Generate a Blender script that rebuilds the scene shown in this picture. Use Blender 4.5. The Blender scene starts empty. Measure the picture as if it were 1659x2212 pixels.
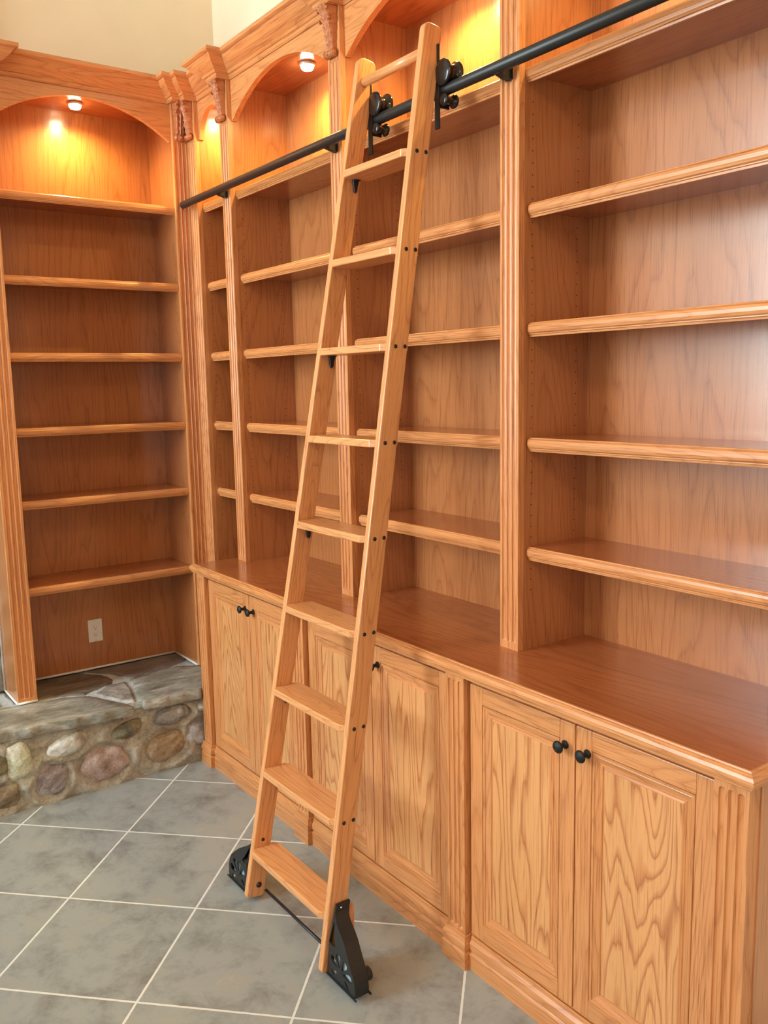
import bpy, math, random
from mathutils import Vector, Matrix, Euler
C = bpy.context.scene.collection
SC = bpy.context.scene
random.seed(7)
R = math.radians

# ------------------------------------------------------------------ camera
fw = Vector((-0.8051913, 0.57537972, -0.14354496))
rt = Vector((0.58357133, 0.81183174, -0.01933221))
up = Vector((-0.10541099, 0.09933485, 0.98945496))
CAM = Vector((4.02350489, -1.78824311, 1.7442335))
cd = bpy.data.cameras.new('camera'); cam = bpy.data.objects.new('camera', cd); C.objects.link(cam)
m = Matrix.Identity(4)
for i in range(3):
    m[i][0] = rt[i]; m[i][1] = up[i]; m[i][2] = -fw[i]; m[i][3] = CAM[i]
cam.matrix_world = m
cd.sensor_fit = 'VERTICAL'; cd.sensor_height = 36.0; cd.lens = 1899.77 / 2212 * 36.0
cd.clip_start = .05; cd.clip_end = 60
SC.camera = cam
# ------------------------------------------------------------------ world, exposure, daylight
SC.view_settings.view_transform = 'Standard'; SC.view_settings.look = 'None'
SC.view_settings.exposure = 0.0; SC.view_settings.gamma = 1.0; SC.view_settings.use_curve_mapping = False
w = bpy.data.worlds.new('world'); SC.world = w; w.use_nodes = True
w.node_tree.nodes['Background'].inputs[0].default_value = (.80, .90, 1.0, 1)
w.node_tree.nodes['Background'].inputs[1].default_value = 1.2

def area(name, loc, rot, sx, sy, power, color):
    d = bpy.data.lights.new(name, 'AREA'); d.shape = 'RECTANGLE'; d.size = sx; d.size_y = sy
    d.energy = power; d.color = color
    o = bpy.data.objects.new(name, d); C.objects.link(o); o.location = loc; o.rotation_euler = rot
    return o
# daylight entering through the three windows of the room (they stand outside the glass)
DAY = (.80, .95, 1.0)
area('daylight_front_left', (.55, -4.82, 2.6), (R(90), 0, 0), 1.5, 2.7, 330, DAY)
area('daylight_front_right', (4.3, -4.82, 2.0), (R(90), 0, 0), 2.6, 2.9, 42, DAY)
area('daylight_side', (7.22, -2.3, 1.5), (R(90), 0, R(90)), 2.4, 1.9, 20, (.90, .96, 1.0))
area('daylight_left', (-.56, -3.8, 1.25), (R(90), 0, R(-90)), 1.4, 2.1, 75, (.74, .90, 1.0))

# ------------------------------------------------------------------ materials
def nt(name):
    mt = bpy.data.materials.new(name); mt.use_nodes = True
    t = mt.node_tree; return mt, t, t.nodes, t.links, t.nodes['Principled BSDF']
def node(N, typ, **kw):
    n = N.new(typ)
    for k, v in kw.items(): setattr(n, k, v)
    return n
def ramp(N, stops):
    n = N.new('ShaderNodeValToRGB'); cr = n.color_ramp
    while len(cr.elements) > 1: cr.elements.remove(cr.elements[-1])
    cr.elements[0].position = stops[0][0]; cr.elements[0].color = (*stops[0][1], 1)
    for p, c in stops[1:]:
        e = cr.elements.new(p); e.color = (*c, 1)
    return n
def mathn(N, L, op, a, b=None):
    n = N.new('ShaderNodeMath'); n.operation = op
    for i, x in enumerate((a, b)):
        if x is None: continue
        if isinstance(x, (int, float)): n.inputs[i].default_value = x
        else: L.new(x, n.inputs[i])
    return n.outputs[0]
LIGHT = (.69, .300, .112); MID = (.56, .215, .072); DARK = (.37, .120, .036)
def wood(name, axis='Z', figure=1.0, rings=9.0, rough=.3, light=LIGHT, mid=MID, dark=DARK, coat=.35, contrast=1.0, crough=.16, pore=.75):
    mt, t, N, L, P = nt(name)
    tc = node(N, 'ShaderNodeTexCoord'); oi = node(N, 'ShaderNodeObjectInfo')
    add = node(N, 'ShaderNodeVectorMath', operation='ADD')
    comb = node(N, 'ShaderNodeCombineXYZ')
    r1 = mathn(N, L, 'MULTIPLY', oi.outputs['Random'], 37.3)
    r2 = mathn(N, L, 'MULTIPLY', oi.outputs['Random'], 91.7)
    L.new(r1, comb.inputs[0]); L.new(r2, comb.inputs[1]); L.new(r1, comb.inputs[2])
    L.new(tc.outputs['Object'], add.inputs[0]); L.new(comb.outputs[0], add.inputs[1])
    ai = 'XYZ'.index(axis)
    def mapped(across, along):
        mp = node(N, 'ShaderNodeMapping'); s = [across] * 3; s[ai] = along
        mp.inputs['Scale'].default_value = s; L.new(add.outputs[0], mp.inputs[0]); return mp.outputs[0]
    n1 = node(N, 'ShaderNodeTexNoise'); n1.inputs['Scale'].default_value = 1.0; n1.inputs['Detail'].default_value = 2.5
    n1.inputs['Roughness'].default_value = .45; n1.inputs['Distortion'].default_value = .25
    L.new(mapped(5.2 * figure, .62 * figure), n1.inputs['Vector'])
    v = mathn(N, L, 'MULTIPLY', n1.outputs['Fac'], rings)
    # small wobble so the lines are ragged
    n3 = node(N, 'ShaderNodeTexNoise'); n3.inputs['Scale'].default_value = 1.0; n3.inputs['Detail'].default_value = 2
    L.new(mapped(60, 9), n3.inputs['Vector'])
    v = mathn(N, L, 'ADD', v, mathn(N, L, 'MULTIPLY', n3.outputs['Fac'], .42))
    fr = mathn(N, L, 'FRACT', v)
    rp = ramp(N, [(0, dark), (.10, mid), (.34, light), (.86, light), (.97, mid), (1, dark)])
    L.new(fr, rp.inputs[0])
    # fine pores
    n2 = node(N, 'ShaderNodeTexNoise'); n2.inputs['Scale'].default_value = 1.0; n2.inputs['Detail'].default_value = 3
    L.new(mapped(310, 7), n2.inputs['Vector'])
    pr = ramp(N, [(.30, (.62, .50, .40)), (.47, (1, 1, 1))]); L.new(n2.outputs['Fac'], pr.inputs[0])
    mx = node(N, 'ShaderNodeMix', data_type='RGBA'); mx.inputs[0].default_value = .38 * contrast
    mx.inputs[6].default_value = (*[(a * .62 + b * .38) for a, b in zip(light, mid)], 1)
    mixf = mx
    mx.inputs[0].default_value = min(1, .72 * contrast)
    L.new(rp.outputs[0], mx.inputs[7])
    mu = node(N, 'ShaderNodeMix', data_type='RGBA', blend_type='MULTIPLY'); mu.inputs[0].default_value = pore
    L.new(mx.outputs[2], mu.inputs[6]); L.new(pr.outputs[0], mu.inputs[7])
    # slow board-to-board tone
    n4 = node(N, 'ShaderNodeTexNoise'); n4.inputs['Scale'].default_value = 1.0
    L.new(mapped(7, .5), n4.inputs['Vector'])
    hs = node(N, 'ShaderNodeHueSaturation')
    L.new(mathn(N, L, 'ADD', mathn(N, L, 'MULTIPLY', n4.outputs['Fac'], .30), .86), hs.inputs['Value'])
    L.new(mu.outputs[2], hs.inputs['Color']); L.new(hs.outputs[0], P.inputs['Base Color'])
    P.inputs['Roughness'].default_value = rough
    P.inputs['Coat Weight'].default_value = coat; P.inputs['Coat Roughness'].default_value = crough
    bp = node(N, 'ShaderNodeBump'); bp.inputs['Strength'].default_value = .12; bp.inputs['Distance'].default_value = .0006
    L.new(n2.outputs['Fac'], bp.inputs['Height']); L.new(bp.outputs[0], P.inputs['Normal'])
    return mt
OAKV = wood('oak_solid_vertical', 'Z', .9, 34, contrast=.66, pore=.95, coat=.18, crough=.32)
OAKX = wood('oak_solid_lengthwise', 'X', .9, 34, contrast=.6, pore=.9, coat=.22, crough=.30)
OAKY = wood('oak_solid_crosswise', 'Y', .9, 34, contrast=.6, pore=.9, coat=.22, crough=.30)
CARVED = wood('oak_carved', 'Z', .9, 30, light=(.50, .175, .064), mid=(.40, .13, .045), contrast=.6, coat=.15, crough=.35, rough=.45)
ENDP = wood('oak_end_panel', 'Z', .5, 40, light=(.60, .27, .125), mid=(.52, .22, .095), contrast=.6, coat=.8, crough=.3)  # base lightened to hold the washed grazing sheen in its colour
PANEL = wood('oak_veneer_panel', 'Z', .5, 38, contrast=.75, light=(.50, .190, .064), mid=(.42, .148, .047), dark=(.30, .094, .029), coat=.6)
PANEL_DOOR = wood('oak_door_panel', 'Z', 1.0, 26, light=(.72, .35, .135), contrast=1.1)
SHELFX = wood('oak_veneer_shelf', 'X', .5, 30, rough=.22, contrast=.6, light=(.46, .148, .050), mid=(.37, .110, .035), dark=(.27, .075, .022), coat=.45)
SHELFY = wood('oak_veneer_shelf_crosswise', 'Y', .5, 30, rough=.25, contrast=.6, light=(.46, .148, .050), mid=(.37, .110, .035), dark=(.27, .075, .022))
LADV = wood('oak_ladder_stile', 'Z', 1.0, 30, rough=.35, light=(.74, .35, .14), mid=(.63, .27, .10), contrast=.7)
LADX = wood('oak_ladder_tread', 'X', 1.0, 28, rough=.35, light=(.76, .36, .145), mid=(.66, .285, .105), contrast=.7)
def plain(name, col, rough=.5, metal=0, noise=0, scale=60, spec=.5, bump=0):
    mt, t, N, L, P = nt(name)
    P.inputs['Roughness'].default_value = rough; P.inputs['Metallic'].default_value = metal
    P.inputs['Specular IOR Level'].default_value = spec
    n = node(N, 'ShaderNodeTexNoise'); n.inputs['Scale'].default_value = scale; n.inputs['Detail'].default_value = 4
    tc = node(N, 'ShaderNodeTexCoord'); L.new(tc.outputs['Object'], n.inputs['Vector'])
    r = ramp(N, [(.3, tuple(c * (1 - noise) for c in col)), (.7, tuple(min(1, c * (1 + noise)) for c in col))])
    L.new(n.outputs['Fac'], r.inputs[0]); L.new(r.outputs[0], P.inputs['Base Color'])
    if bump:
        b = node(N, 'ShaderNodeBump'); b.inputs['Strength'].default_value = bump; b.inputs['Distance'].default_value = .004
        L.new(n.outputs['Fac'], b.inputs['Height']); L.new(b.outputs[0], P.inputs['Normal'])
    return mt
BLACK = plain('black_metal', (.022, .023, .024), .38, .2, .1, 300)
BLACKG = plain('black_glossy_roller', (.012, .012, .012), .16, 0, .1, 100)
BRONZE = plain('dark_bronze', (.020, .022, .021), .42, .5, .5, 260, bump=.4)
WHEEL = plain('pale_blue_wheel', (.36, .46, .55), .45, 0, .06, 60)
STEEL = plain('bright_screw_steel', (.75, .76, .78), .2, 1, .05, 90)
HOLE = plain('dark_hole', (.075, .030, .014), .9, 0, .1, 50, spec=.1)  # colour stands in for the shade inside pin holes and socket slots
CREAM = plain('cream_paint', (.88, .74, .55), .85, 0, .015, 8, spec=.2)
WHITEP = plain('white_paint', (.82, .80, .76), .5, 0, .02, 20)
CAULK = plain('white_caulk', (.86, .84, .80), .5, 0, .04, 60, bump=.2)
PLATE = plain('ivory_plastic', (.88, .84, .77), .35, 0, .03, 50)
TRIMM = plain('lamp_trim', (.75, .70, .60), .3, .3, .02, 80)
def emis(name, col, s):
    mt, t, N, L, P = nt(name)
    P.inputs['Base Color'].default_value = (*col, 1); P.inputs['Emission Color'].default_value = (*col, 1)
    P.inputs['Emission Strength'].default_value = s; return mt
BULB = emis('lamp_glow', (1, .82, .50), 60)
def tile_mat():
    mt, t, N, L, P = nt('slate_look_floor_tile')
    tc = node(N, 'ShaderNodeTexCoord'); sp = node(N, 'ShaderNodeSeparateXYZ'); L.new(tc.outputs['Object'], sp.inputs[0])
    th = R(45.11); S = .4626; tx, ty = .0848, -.7269
    X = mathn(N, L, 'SUBTRACT', sp.outputs[0], tx); Y = mathn(N, L, 'SUBTRACT', sp.outputs[1], ty)
    a = mathn(N, L, 'DIVIDE', mathn(N, L, 'ADD', mathn(N, L, 'MULTIPLY', X, math.cos(th)), mathn(N, L, 'MULTIPLY', Y, math.sin(th))), S)
    b = mathn(N, L, 'DIVIDE', mathn(N, L, 'SUBTRACT', mathn(N, L, 'MULTIPLY', X, math.sin(th)), mathn(N, L, 'MULTIPLY', Y, math.cos(th))), S)
    def edge(v):
        f = mathn(N, L, 'FRACT', mathn(N, L, 'ADD', v, .5)); return mathn(N, L, 'ABSOLUTE', mathn(N, L, 'SUBTRACT', f, .5))
    wob = node(N, 'ShaderNodeTexNoise'); wob.inputs['Scale'].default_value = 45; wob.inputs['Detail'].default_value = 3
    L.new(tc.outputs['Object'], wob.inputs['Vector'])
    mn = mathn(N, L, 'MINIMUM', edge(a), edge(b))
    mn = mathn(N, L, 'ADD', mn, mathn(N, L, 'MULTIPLY', mathn(N, L, 'SUBTRACT', wob.outputs['Fac'], .5), .006))
    g = node(N, 'ShaderNodeMapRange'); g.inputs[1].default_value = .0068; g.inputs[2].default_value = .0092
    g.inputs[3].default_value = 1; g.inputs[4].default_value = 0; L.new(mn, g.inputs[0])
    # per-tile offset for the cloudy pattern
    fa = mathn(N, L, 'ROUND', a); fb = mathn(N, L, 'ROUND', b)
    ca = mathn(N, L, 'FLOOR', a); cb = mathn(N, L, 'FLOOR', b)
    cmb = node(N, 'ShaderNodeCombineXYZ'); L.new(ca, cmb.inputs[0]); L.new(cb, cmb.inputs[1])
    wn = node(N, 'ShaderNodeTexWhiteNoise'); L.new(cmb.outputs[0], wn.inputs['Vector'])
    sc = node(N, 'ShaderNodeVectorMath', operation='SCALE'); sc.inputs['Scale'].default_value = 9; L.new(wn.outputs['Color'], sc.inputs[0])
    ad = node(N, 'ShaderNodeVectorMath', operation='ADD'); L.new(tc.outputs['Object'], ad.inputs[0]); L.new(sc.outputs[0], ad.inputs[1])
    n1 = node(N, 'ShaderNodeTexNoise'); n1.inputs['Scale'].default_value = 7.5; n1.inputs['Detail'].default_value = 12
    n1.inputs['Roughness'].default_value = .74; n1.inputs['Distortion'].default_value = .22; L.new(ad.outputs[0], n1.inputs['Vector'])
    r = ramp(N, [(.28, (.18, .18, .175)), (.42, (.28, .30, .295)), (.54, (.35, .385, .385)), (.64, (.37, .375, .345)), (.8, (.48, .52, .53))])
    L.new(n1.outputs['Fac'], r.inputs[0])
    mx = node(N, 'ShaderNodeMix', data_type='RGBA'); L.new(g.outputs[0], mx.inputs[0]); L.new(r.outputs[0], mx.inputs[6])
    mx.inputs[7].default_value = (.76, .78, .76, 1); L.new(mx.outputs[2], P.inputs['Base Color'])
    rr = mathn(N, L, 'ADD', mathn(N, L, 'MULTIPLY', g.outputs[0], .4), .36); L.new(rr, P.inputs['Roughness'])
    bp = node(N, 'ShaderNodeBump'); bp.inputs['Strength'].default_value = .35; bp.inputs['Distance'].default_value = .003
    h = mathn(N, L, 'SUBTRACT', n1.outputs['Fac'], mathn(N, L, 'MULTIPLY', g.outputs[0], .7))
    L.new(h, bp.inputs['Height']); L.new(bp.outputs[0], P.inputs['Normal'])
    return mt
def rock(name, c1, c2, c3, scale=9, rough=.6, stretch=(1, 1, 1), bump=.5, split=None):
    mt, t, N, L, P = nt(name)
    tc = node(N, 'ShaderNodeTexCoord'); mp = node(N, 'ShaderNodeMapping'); mp.inputs['Scale'].default_value = stretch
    L.new(tc.outputs['Object'], mp.inputs[0])
    n1 = node(N, 'ShaderNodeTexNoise'); n1.inputs['Scale'].default_value = scale; n1.inputs['Detail'].default_value = 8
    n1.inputs['Roughness'].default_value = .7; n1.inputs['Distortion'].default_value = .6; L.new(mp.outputs[0], n1.inputs['Vector'])
    r = ramp(N, [(.32, c1), (.5, c2), (.68, c3)]); L.new(n1.outputs['Fac'], r.inputs[0])
    n2 = node(N, 'ShaderNodeTexNoise'); n2.inputs['Scale'].default_value = scale * 12; n2.inputs['Detail'].default_value = 4
    L.new(mp.outputs[0], n2.inputs['Vector'])
    mu = node(N, 'ShaderNodeMix', data_type='RGBA', blend_type='MULTIPLY'); mu.inputs[0].default_value = .55
    r2 = ramp(N, [(.3, (.45, .45, .45)), (.55, (1, 1, 1))]); L.new(n2.outputs['Fac'], r2.inputs[0])
    L.new(r.outputs[0], mu.inputs[6]); L.new(r2.outputs[0], mu.inputs[7]); L.new(mu.outputs[2], P.inputs['Base Color'])
    P.inputs['Roughness'].default_value = rough
    b = node(N, 'ShaderNodeBump'); b.inputs['Strength'].default_value = bump; b.inputs['Distance'].default_value = .008
    L.new(n1.outputs['Fac'], b.inputs['Height']); L.new(b.outputs[0], P.inputs['Normal'])
    return mt
MORTAR = rock('hearth_mortar', (0.290, 0.246, 0.179), (0.435, 0.400, 0.325), (0.580, 0.569, 0.503), 7, .75, bump=.8)
GROUT = rock('flagstone_grout', (0.493, 0.538, 0.536), (0.638, 0.692, 0.698), (0.754, 0.799, 0.796), 12, .6)
FLAG = [rock('flagstone_grey_green', (0.123, 0.123, 0.089), (0.319, 0.315, 0.268), (0.609, 0.599, 0.552), 10, .38, (1.0, .35, 1), .9),
        rock('flagstone_brown', (0.065, 0.052, 0.039), (0.189, 0.154, 0.122), (0.348, 0.323, 0.276), 10, .38, (1.2, .3, 1), .7),
        rock('flagstone_plum', (0.145, 0.115, 0.106), (0.246, 0.215, 0.203), (0.377, 0.354, 0.341), 8, .38, (1, .5, 1), .6),
        rock('flagstone_speckled', (0.189, 0.161, 0.138), (0.406, 0.384, 0.349), (0.652, 0.646, 0.617), 14, .38, (1, .7, 1), .9)]
ROCKS = dict(
    pale=rock('stone_pale_green', (0.435, 0.476, 0.325), (0.696, 0.722, 0.568), (0.850, 0.850, 0.844), 9),
    white=rock('stone_white_brown', (0.319, 0.231, 0.130), (0.667, 0.692, 0.650), (0.850, 0.850, 0.850), 5),
    purple=rock('stone_purple_grey', (0.131, 0.100, 0.106), (0.319, 0.269, 0.268), (0.725, 0.738, 0.812), 8, bump=1),
    pink=rock('stone_pink', (0.232, 0.161, 0.138), (0.478, 0.354, 0.309), (0.667, 0.584, 0.568), 14, bump=.8),
    ochre=rock('stone_ochre', (0.203, 0.131, 0.065), (0.362, 0.254, 0.146), (0.551, 0.461, 0.357), 7),
    dark=rock('stone_dark_green', (0.087, 0.092, 0.073), (0.217, 0.200, 0.130), (0.435, 0.384, 0.227), 9, bump=.9),
    mott=rock('stone_mottled', (0.131, 0.131, 0.138), (0.348, 0.338, 0.325), (0.696, 0.707, 0.698), 9, bump=.8),
    grey=rock('stone_grey', (0.189, 0.169, 0.179), (0.392, 0.369, 0.382), (0.609, 0.615, 0.633), 11),
    brown=rock('stone_brown', (0.131, 0.092, 0.057), (0.290, 0.223, 0.146), (0.478, 0.415, 0.309), 9))
def glass_mat():
    mt, t, N, L, P = nt('window_glass'); N.remove(P)
    out = N['Material Output']; tr = node(N, 'ShaderNodeBsdfTransparent'); gl = node(N, 'ShaderNodeBsdfGlossy')
    gl.inputs['Roughness'].default_value = .02
    fr = node(N, 'ShaderNodeFresnel'); fr.inputs[0].default_value = 1.45; mx = node(N, 'ShaderNodeMixShader')
    L.new(fr.outputs[0], mx.inputs[0]); L.new(tr.outputs[0], mx.inputs[1]); L.new(gl.outputs[0], mx.inputs[2])
    L.new(mx.outputs[0], out.inputs[0]); return mt
GLASS = glass_mat(); TILE = tile_mat()

# ------------------------------------------------------------------ mesh helpers
class MB:
    def __init__(s): s.v = []; s.f = []; s.m = []; s.sm = []
    def quad(s, pts, mat=0, smooth=False):
        b = len(s.v); s.v += [tuple(p) for p in pts]; s.f.append(tuple(range(b, b + len(pts)))); s.m.append(mat); s.sm.append(smooth)
    def box(s, x0, x1, y0, y1, z0, z1, mat=0):
        b = len(s.v); s.v += [(x, y, z) for x in (x0, x1) for y in (y0, y1) for z in (z0, z1)]
        for f in ((0, 1, 3, 2), (4, 6, 7, 5), (0, 4, 5, 1), (2, 3, 7, 6), (0, 2, 6, 4), (1, 5, 7, 3)):
            s.f.append(tuple(b + i for i in f)); s.m.append(mat); s.sm.append(False)
        return s
    def prism(s, pts, fn0, fn1, mat=0, capmat=None, smooth=False):
        """pts: 2D outline; fn0/fn1 map a 2D point to the two 3D end positions"""
        b = len(s.v); n = len(pts); s.v += [tuple(fn0(p)) for p in pts] + [tuple(fn1(p)) for p in pts]
        for i in range(n):
            j = (i + 1) % n; s.f.append((b + i, b + j, b + n + j, b + n + i)); s.m.append(mat); s.sm.append(smooth)
        cm = mat if capmat is None else capmat
        s.f.append(tuple(b + i for i in range(n))[::-1]); s.m.append(cm); s.sm.append(False)
        s.f.append(tuple(b + n + i for i in range(n))); s.m.append(cm); s.sm.append(False); return s
    def lathe(s, c, ax, prof, n=24, mat=0, smooth=True):
        """prof: (t along ax, r)"""
        ax = Vector(ax).normalized(); a = ax.orthogonal().normalized(); bb = ax.cross(a); c = Vector(c); b = len(s.v)
        for t, r in prof:
            for k in range(n):
                an = 2 * math.pi * k / n; s.v.append(tuple(c + ax * t + (a * math.cos(an) + bb * math.sin(an)) * max(r, 1e-5)))
        for i in range(len(prof) - 1):
            for k in range(n):
                k2 = (k + 1) % n; s.f.append((b + i * n + k, b + i * n + k2, b + (i + 1) * n + k2, b + (i + 1) * n + k)); s.m.append(mat); s.sm.append(smooth)
        s.f.append(tuple(b + k for k in range(n))[::-1]); s.m.append(mat); s.sm.append(False)
        e = b + (len(prof) - 1) * n; s.f.append(tuple(e + k for k in range(n))); s.m.append(mat); s.sm.append(False); return s
    def cyl(s, p0, p1, r, n=20, mat=0):
        p0 = Vector(p0); p1 = Vector(p1); return s.lathe(p0, p1 - p0, [(0, r), ((p1 - p0).length, r)], n, mat)
    def grid(s, nx, ny, fn, mat=0, smooth=True):
        b = len(s.v)
        for j in range(ny):
            for i in range(nx): s.v.append(tuple(fn(i, j)))
        for j in range(ny - 1):
            for i in range(nx - 1):
                s.f.append((b + j * nx + i, b + j * nx + i + 1, b + (j + 1) * nx + i + 1, b + (j + 1) * nx + i)); s.m.append(mat); s.sm.append(smooth)
        return s
    def sweep(s, path, prof, i0=None, i1=None, mat=0, cap=True, mats=None):
        """sweep a (projection, z) profile along a plan path; projection goes to the right of travel; mitred corners"""
        n = len(path); i0 = 0 if i0 is None else i0; i1 = n - 1 if i1 is None else i1
        P = [Vector(p) for p in path]; offs = []
        for i in range(n):
            ns = []
            if i > 0: d = (P[i] - P[i - 1]).normalized(); ns.append(Vector((d.y, -d.x)))
            if i < n - 1: d = (P[i + 1] - P[i]).normalized(); ns.append(Vector((d.y, -d.x)))
            o = ns[0] if len(ns) == 1 else (ns[0] + ns[1]) / (1 + ns[0].dot(ns[1]))
            offs.append(o)
        b = len(s.v); k = len(prof)
        for i in range(i0, i1 + 1):
            for pr, z in prof: q = P[i] + offs[i] * pr; s.v.append((q.x, q.y, z))
        for i in range(i1 - i0):
            mi = mat if mats is None else mats(P[i0 + i], P[i0 + i + 1])
            for j in range(k):
                j2 = (j + 1) % k
                s.f.append((b + i * k + j, b + (i + 1) * k + j, b + (i + 1) * k + j2, b + i * k + j2)); s.m.append(mi); s.sm.append(False)
        if cap:
            s.f.append(tuple(b + j for j in range(k))); s.m.append(mat); s.sm.append(False)
            e = b + (i1 - i0) * k; s.f.append(tuple(e + j for j in range(k))[::-1]); s.m.append(mat); s.sm.append(False)
        return s
def obj(name, mb, mats, parent=None, local=False, bevel=0, seg=2, auto=False):
    me = bpy.data.meshes.new(name)
    vs = mb.v
    if parent is not None and not local:
        inv = WM[parent.name].inverted(); vs = [tuple(inv @ Vector(v)) for v in vs]
    me.from_pydata(vs, [], mb.f)
    if not isinstance(mats, (list, tuple)): mats = [mats]
    for x in mats: me.materials.append(x)
    me.polygons.foreach_set('material_index', mb.m); me.polygons.foreach_set('use_smooth', mb.sm)
    me.update(); me.validate()
    import bmesh
    bm = bmesh.new(); bm.from_mesh(me); bmesh.ops.recalc_face_normals(bm, faces=bm.faces); bm.to_mesh(me); bm.free()
    o = bpy.data.objects.new(name, me); C.objects.link(o)
    if parent is not None: o.parent = parent
    WM[o.name] = (WM[parent.name].copy() if parent is not None else Matrix.Identity(4))
    if bevel:
        b = o.modifiers.new('bevel', 'BEVEL'); b.width = bevel; b.segments = seg; b.limit_method = 'ANGLE'; b.angle_limit = R(40)
        b.harden_normals = False
    return o
WM = {}
def thing(name, label, cat, loc=(0, 0, 0), rot=(0, 0, 0), group=None):
    o = bpy.data.objects.new(name, None); C.objects.link(o); o.empty_display_size = .1
    o.location = loc; o.rotation_euler = rot; o['label'] = label; o['category'] = cat
    if group: o['group'] = group
    WM[o.name] = Matrix.Translation(Vector(loc)) @ Euler(rot).to_matrix().to_4x4()
    return o
def structure(name, mb, mats, **k):
    o = obj(name, mb, mats, **k); o['kind'] = 'structure'; return o

# ------------------------------------------------------------------ room shell
XW0, XW1, YW0, YW1, ZC = -.33, 7.0, -4.6, .315, 4.3
structure('floor', MB().box(XW0 - .1, XW1 + .1, YW0 - .1, YW1 + .1, -.08, 0), TILE)
structure('ceiling', MB().box(XW0 - .1, XW1 + .1, YW0 - .1, YW1 + .1, ZC, ZC + .1), CREAM)
structure('wall_back', MB().box(XW0, XW1, YW1, YW1 + .1, 0, ZC), CREAM)
def holed(axis, c0, c1, u0, u1, holes):
    """wall slab with rectangular openings (u range, z range)"""
    mb = MB(); us = sorted(set([u0, u1] + [h[0] for h in holes] + [h[1] for h in holes]))
    zs = sorted(set([0, ZC] + [h[2] for h in holes] + [h[3] for h in holes]))
    for i in range(len(us) - 1):
        for j in range(len(zs) - 1):
            cu = (us[i] + us[i + 1]) / 2; cz = (zs[j] + zs[j + 1]) / 2
            if any(h[0] < cu < h[1] and h[2] < cz < h[3] for h in holes): continue
            if axis == 'y': mb.box(us[i], us[i + 1], c0, c1, zs[j], zs[j + 1])
            else: mb.box(c0, c1, us[i], us[i + 1], zs[j], zs[j + 1])
    return mb
WIN = [('y', -.15, 1.25, 1.2, 3.95), ('y', 3.05, 5.55, .65, 3.4), ('x', -3.45, -1.15, .6, 2.4), ('l', -4.45, -3.15, .25, 2.25)]
structure('wall_front', holed('y', YW0 - .14, YW0, XW0 - .1, XW1 + .1, [w_[1:] for w_ in WIN[:2]]), CREAM)
structure('wall_right', holed('x', XW1, XW1 + .14, YW0, YW1, [WIN[2][1:]]), CREAM)
structure('wall_left', holed('x', XW0 - .14, XW0, YW0 - .1, YW1 + .1, [WIN[3][1:]]), CREAM)
for n, (ax, u0, u1, z0, z1) in enumerate(WIN, 1):
    fr = MB()
    def bx(a, b, c, d, t0=.03, t1=.10):
        if ax == 'y': fr.box(a, b, YW0 - t1, YW0 - t0, c, d)
        elif ax == 'x': fr.box(XW1 + t0, XW1 + t1, a, b, c, d)
        else: fr.box(XW0 - t1, XW0 - t0, a, b, c, d)
    bx(u0, u0 + .06, z0, z1, 0, .12); bx(u1 - .06, u1, z0, z1, 0, .12)
    bx(u0 + .06, u1 - .06, z0, z0 + .06, 0, .12); bx(u0 + .06, u1 - .06, z1 - .06, z1, 0, .12)
    k = 2
    for i in range(1, k): u = u0 + (u1 - u0) * i / k; bx(u - .02, u + .02, z0 + .06, z1 - .06)
    for i in range(1, 3): z = z0 + (z1 - z0) * i / 3; bx(u0 + .06, u1 - .06, z - .018, z + .018, .035, .095)
    f = structure('window_%d' % n, fr, WHITEP)
    g = MB()
    if ax == 'y': g.box(u0 + .05, u1 - .05, YW0 - .068, YW0 - .062, z0 + .05, z1 - .05)
    elif ax == 'l': g.box(XW0 - .068, XW0 - .062, u0 + .05, u1 - .05, z0 + .05, z1 - .05)
    else: g.box(XW1 + .062, XW1 + .068, u0 + .05, u1 - .05, z0 + .05, z1 - .05)
    obj('window_pane', g, GLASS, f)

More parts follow.
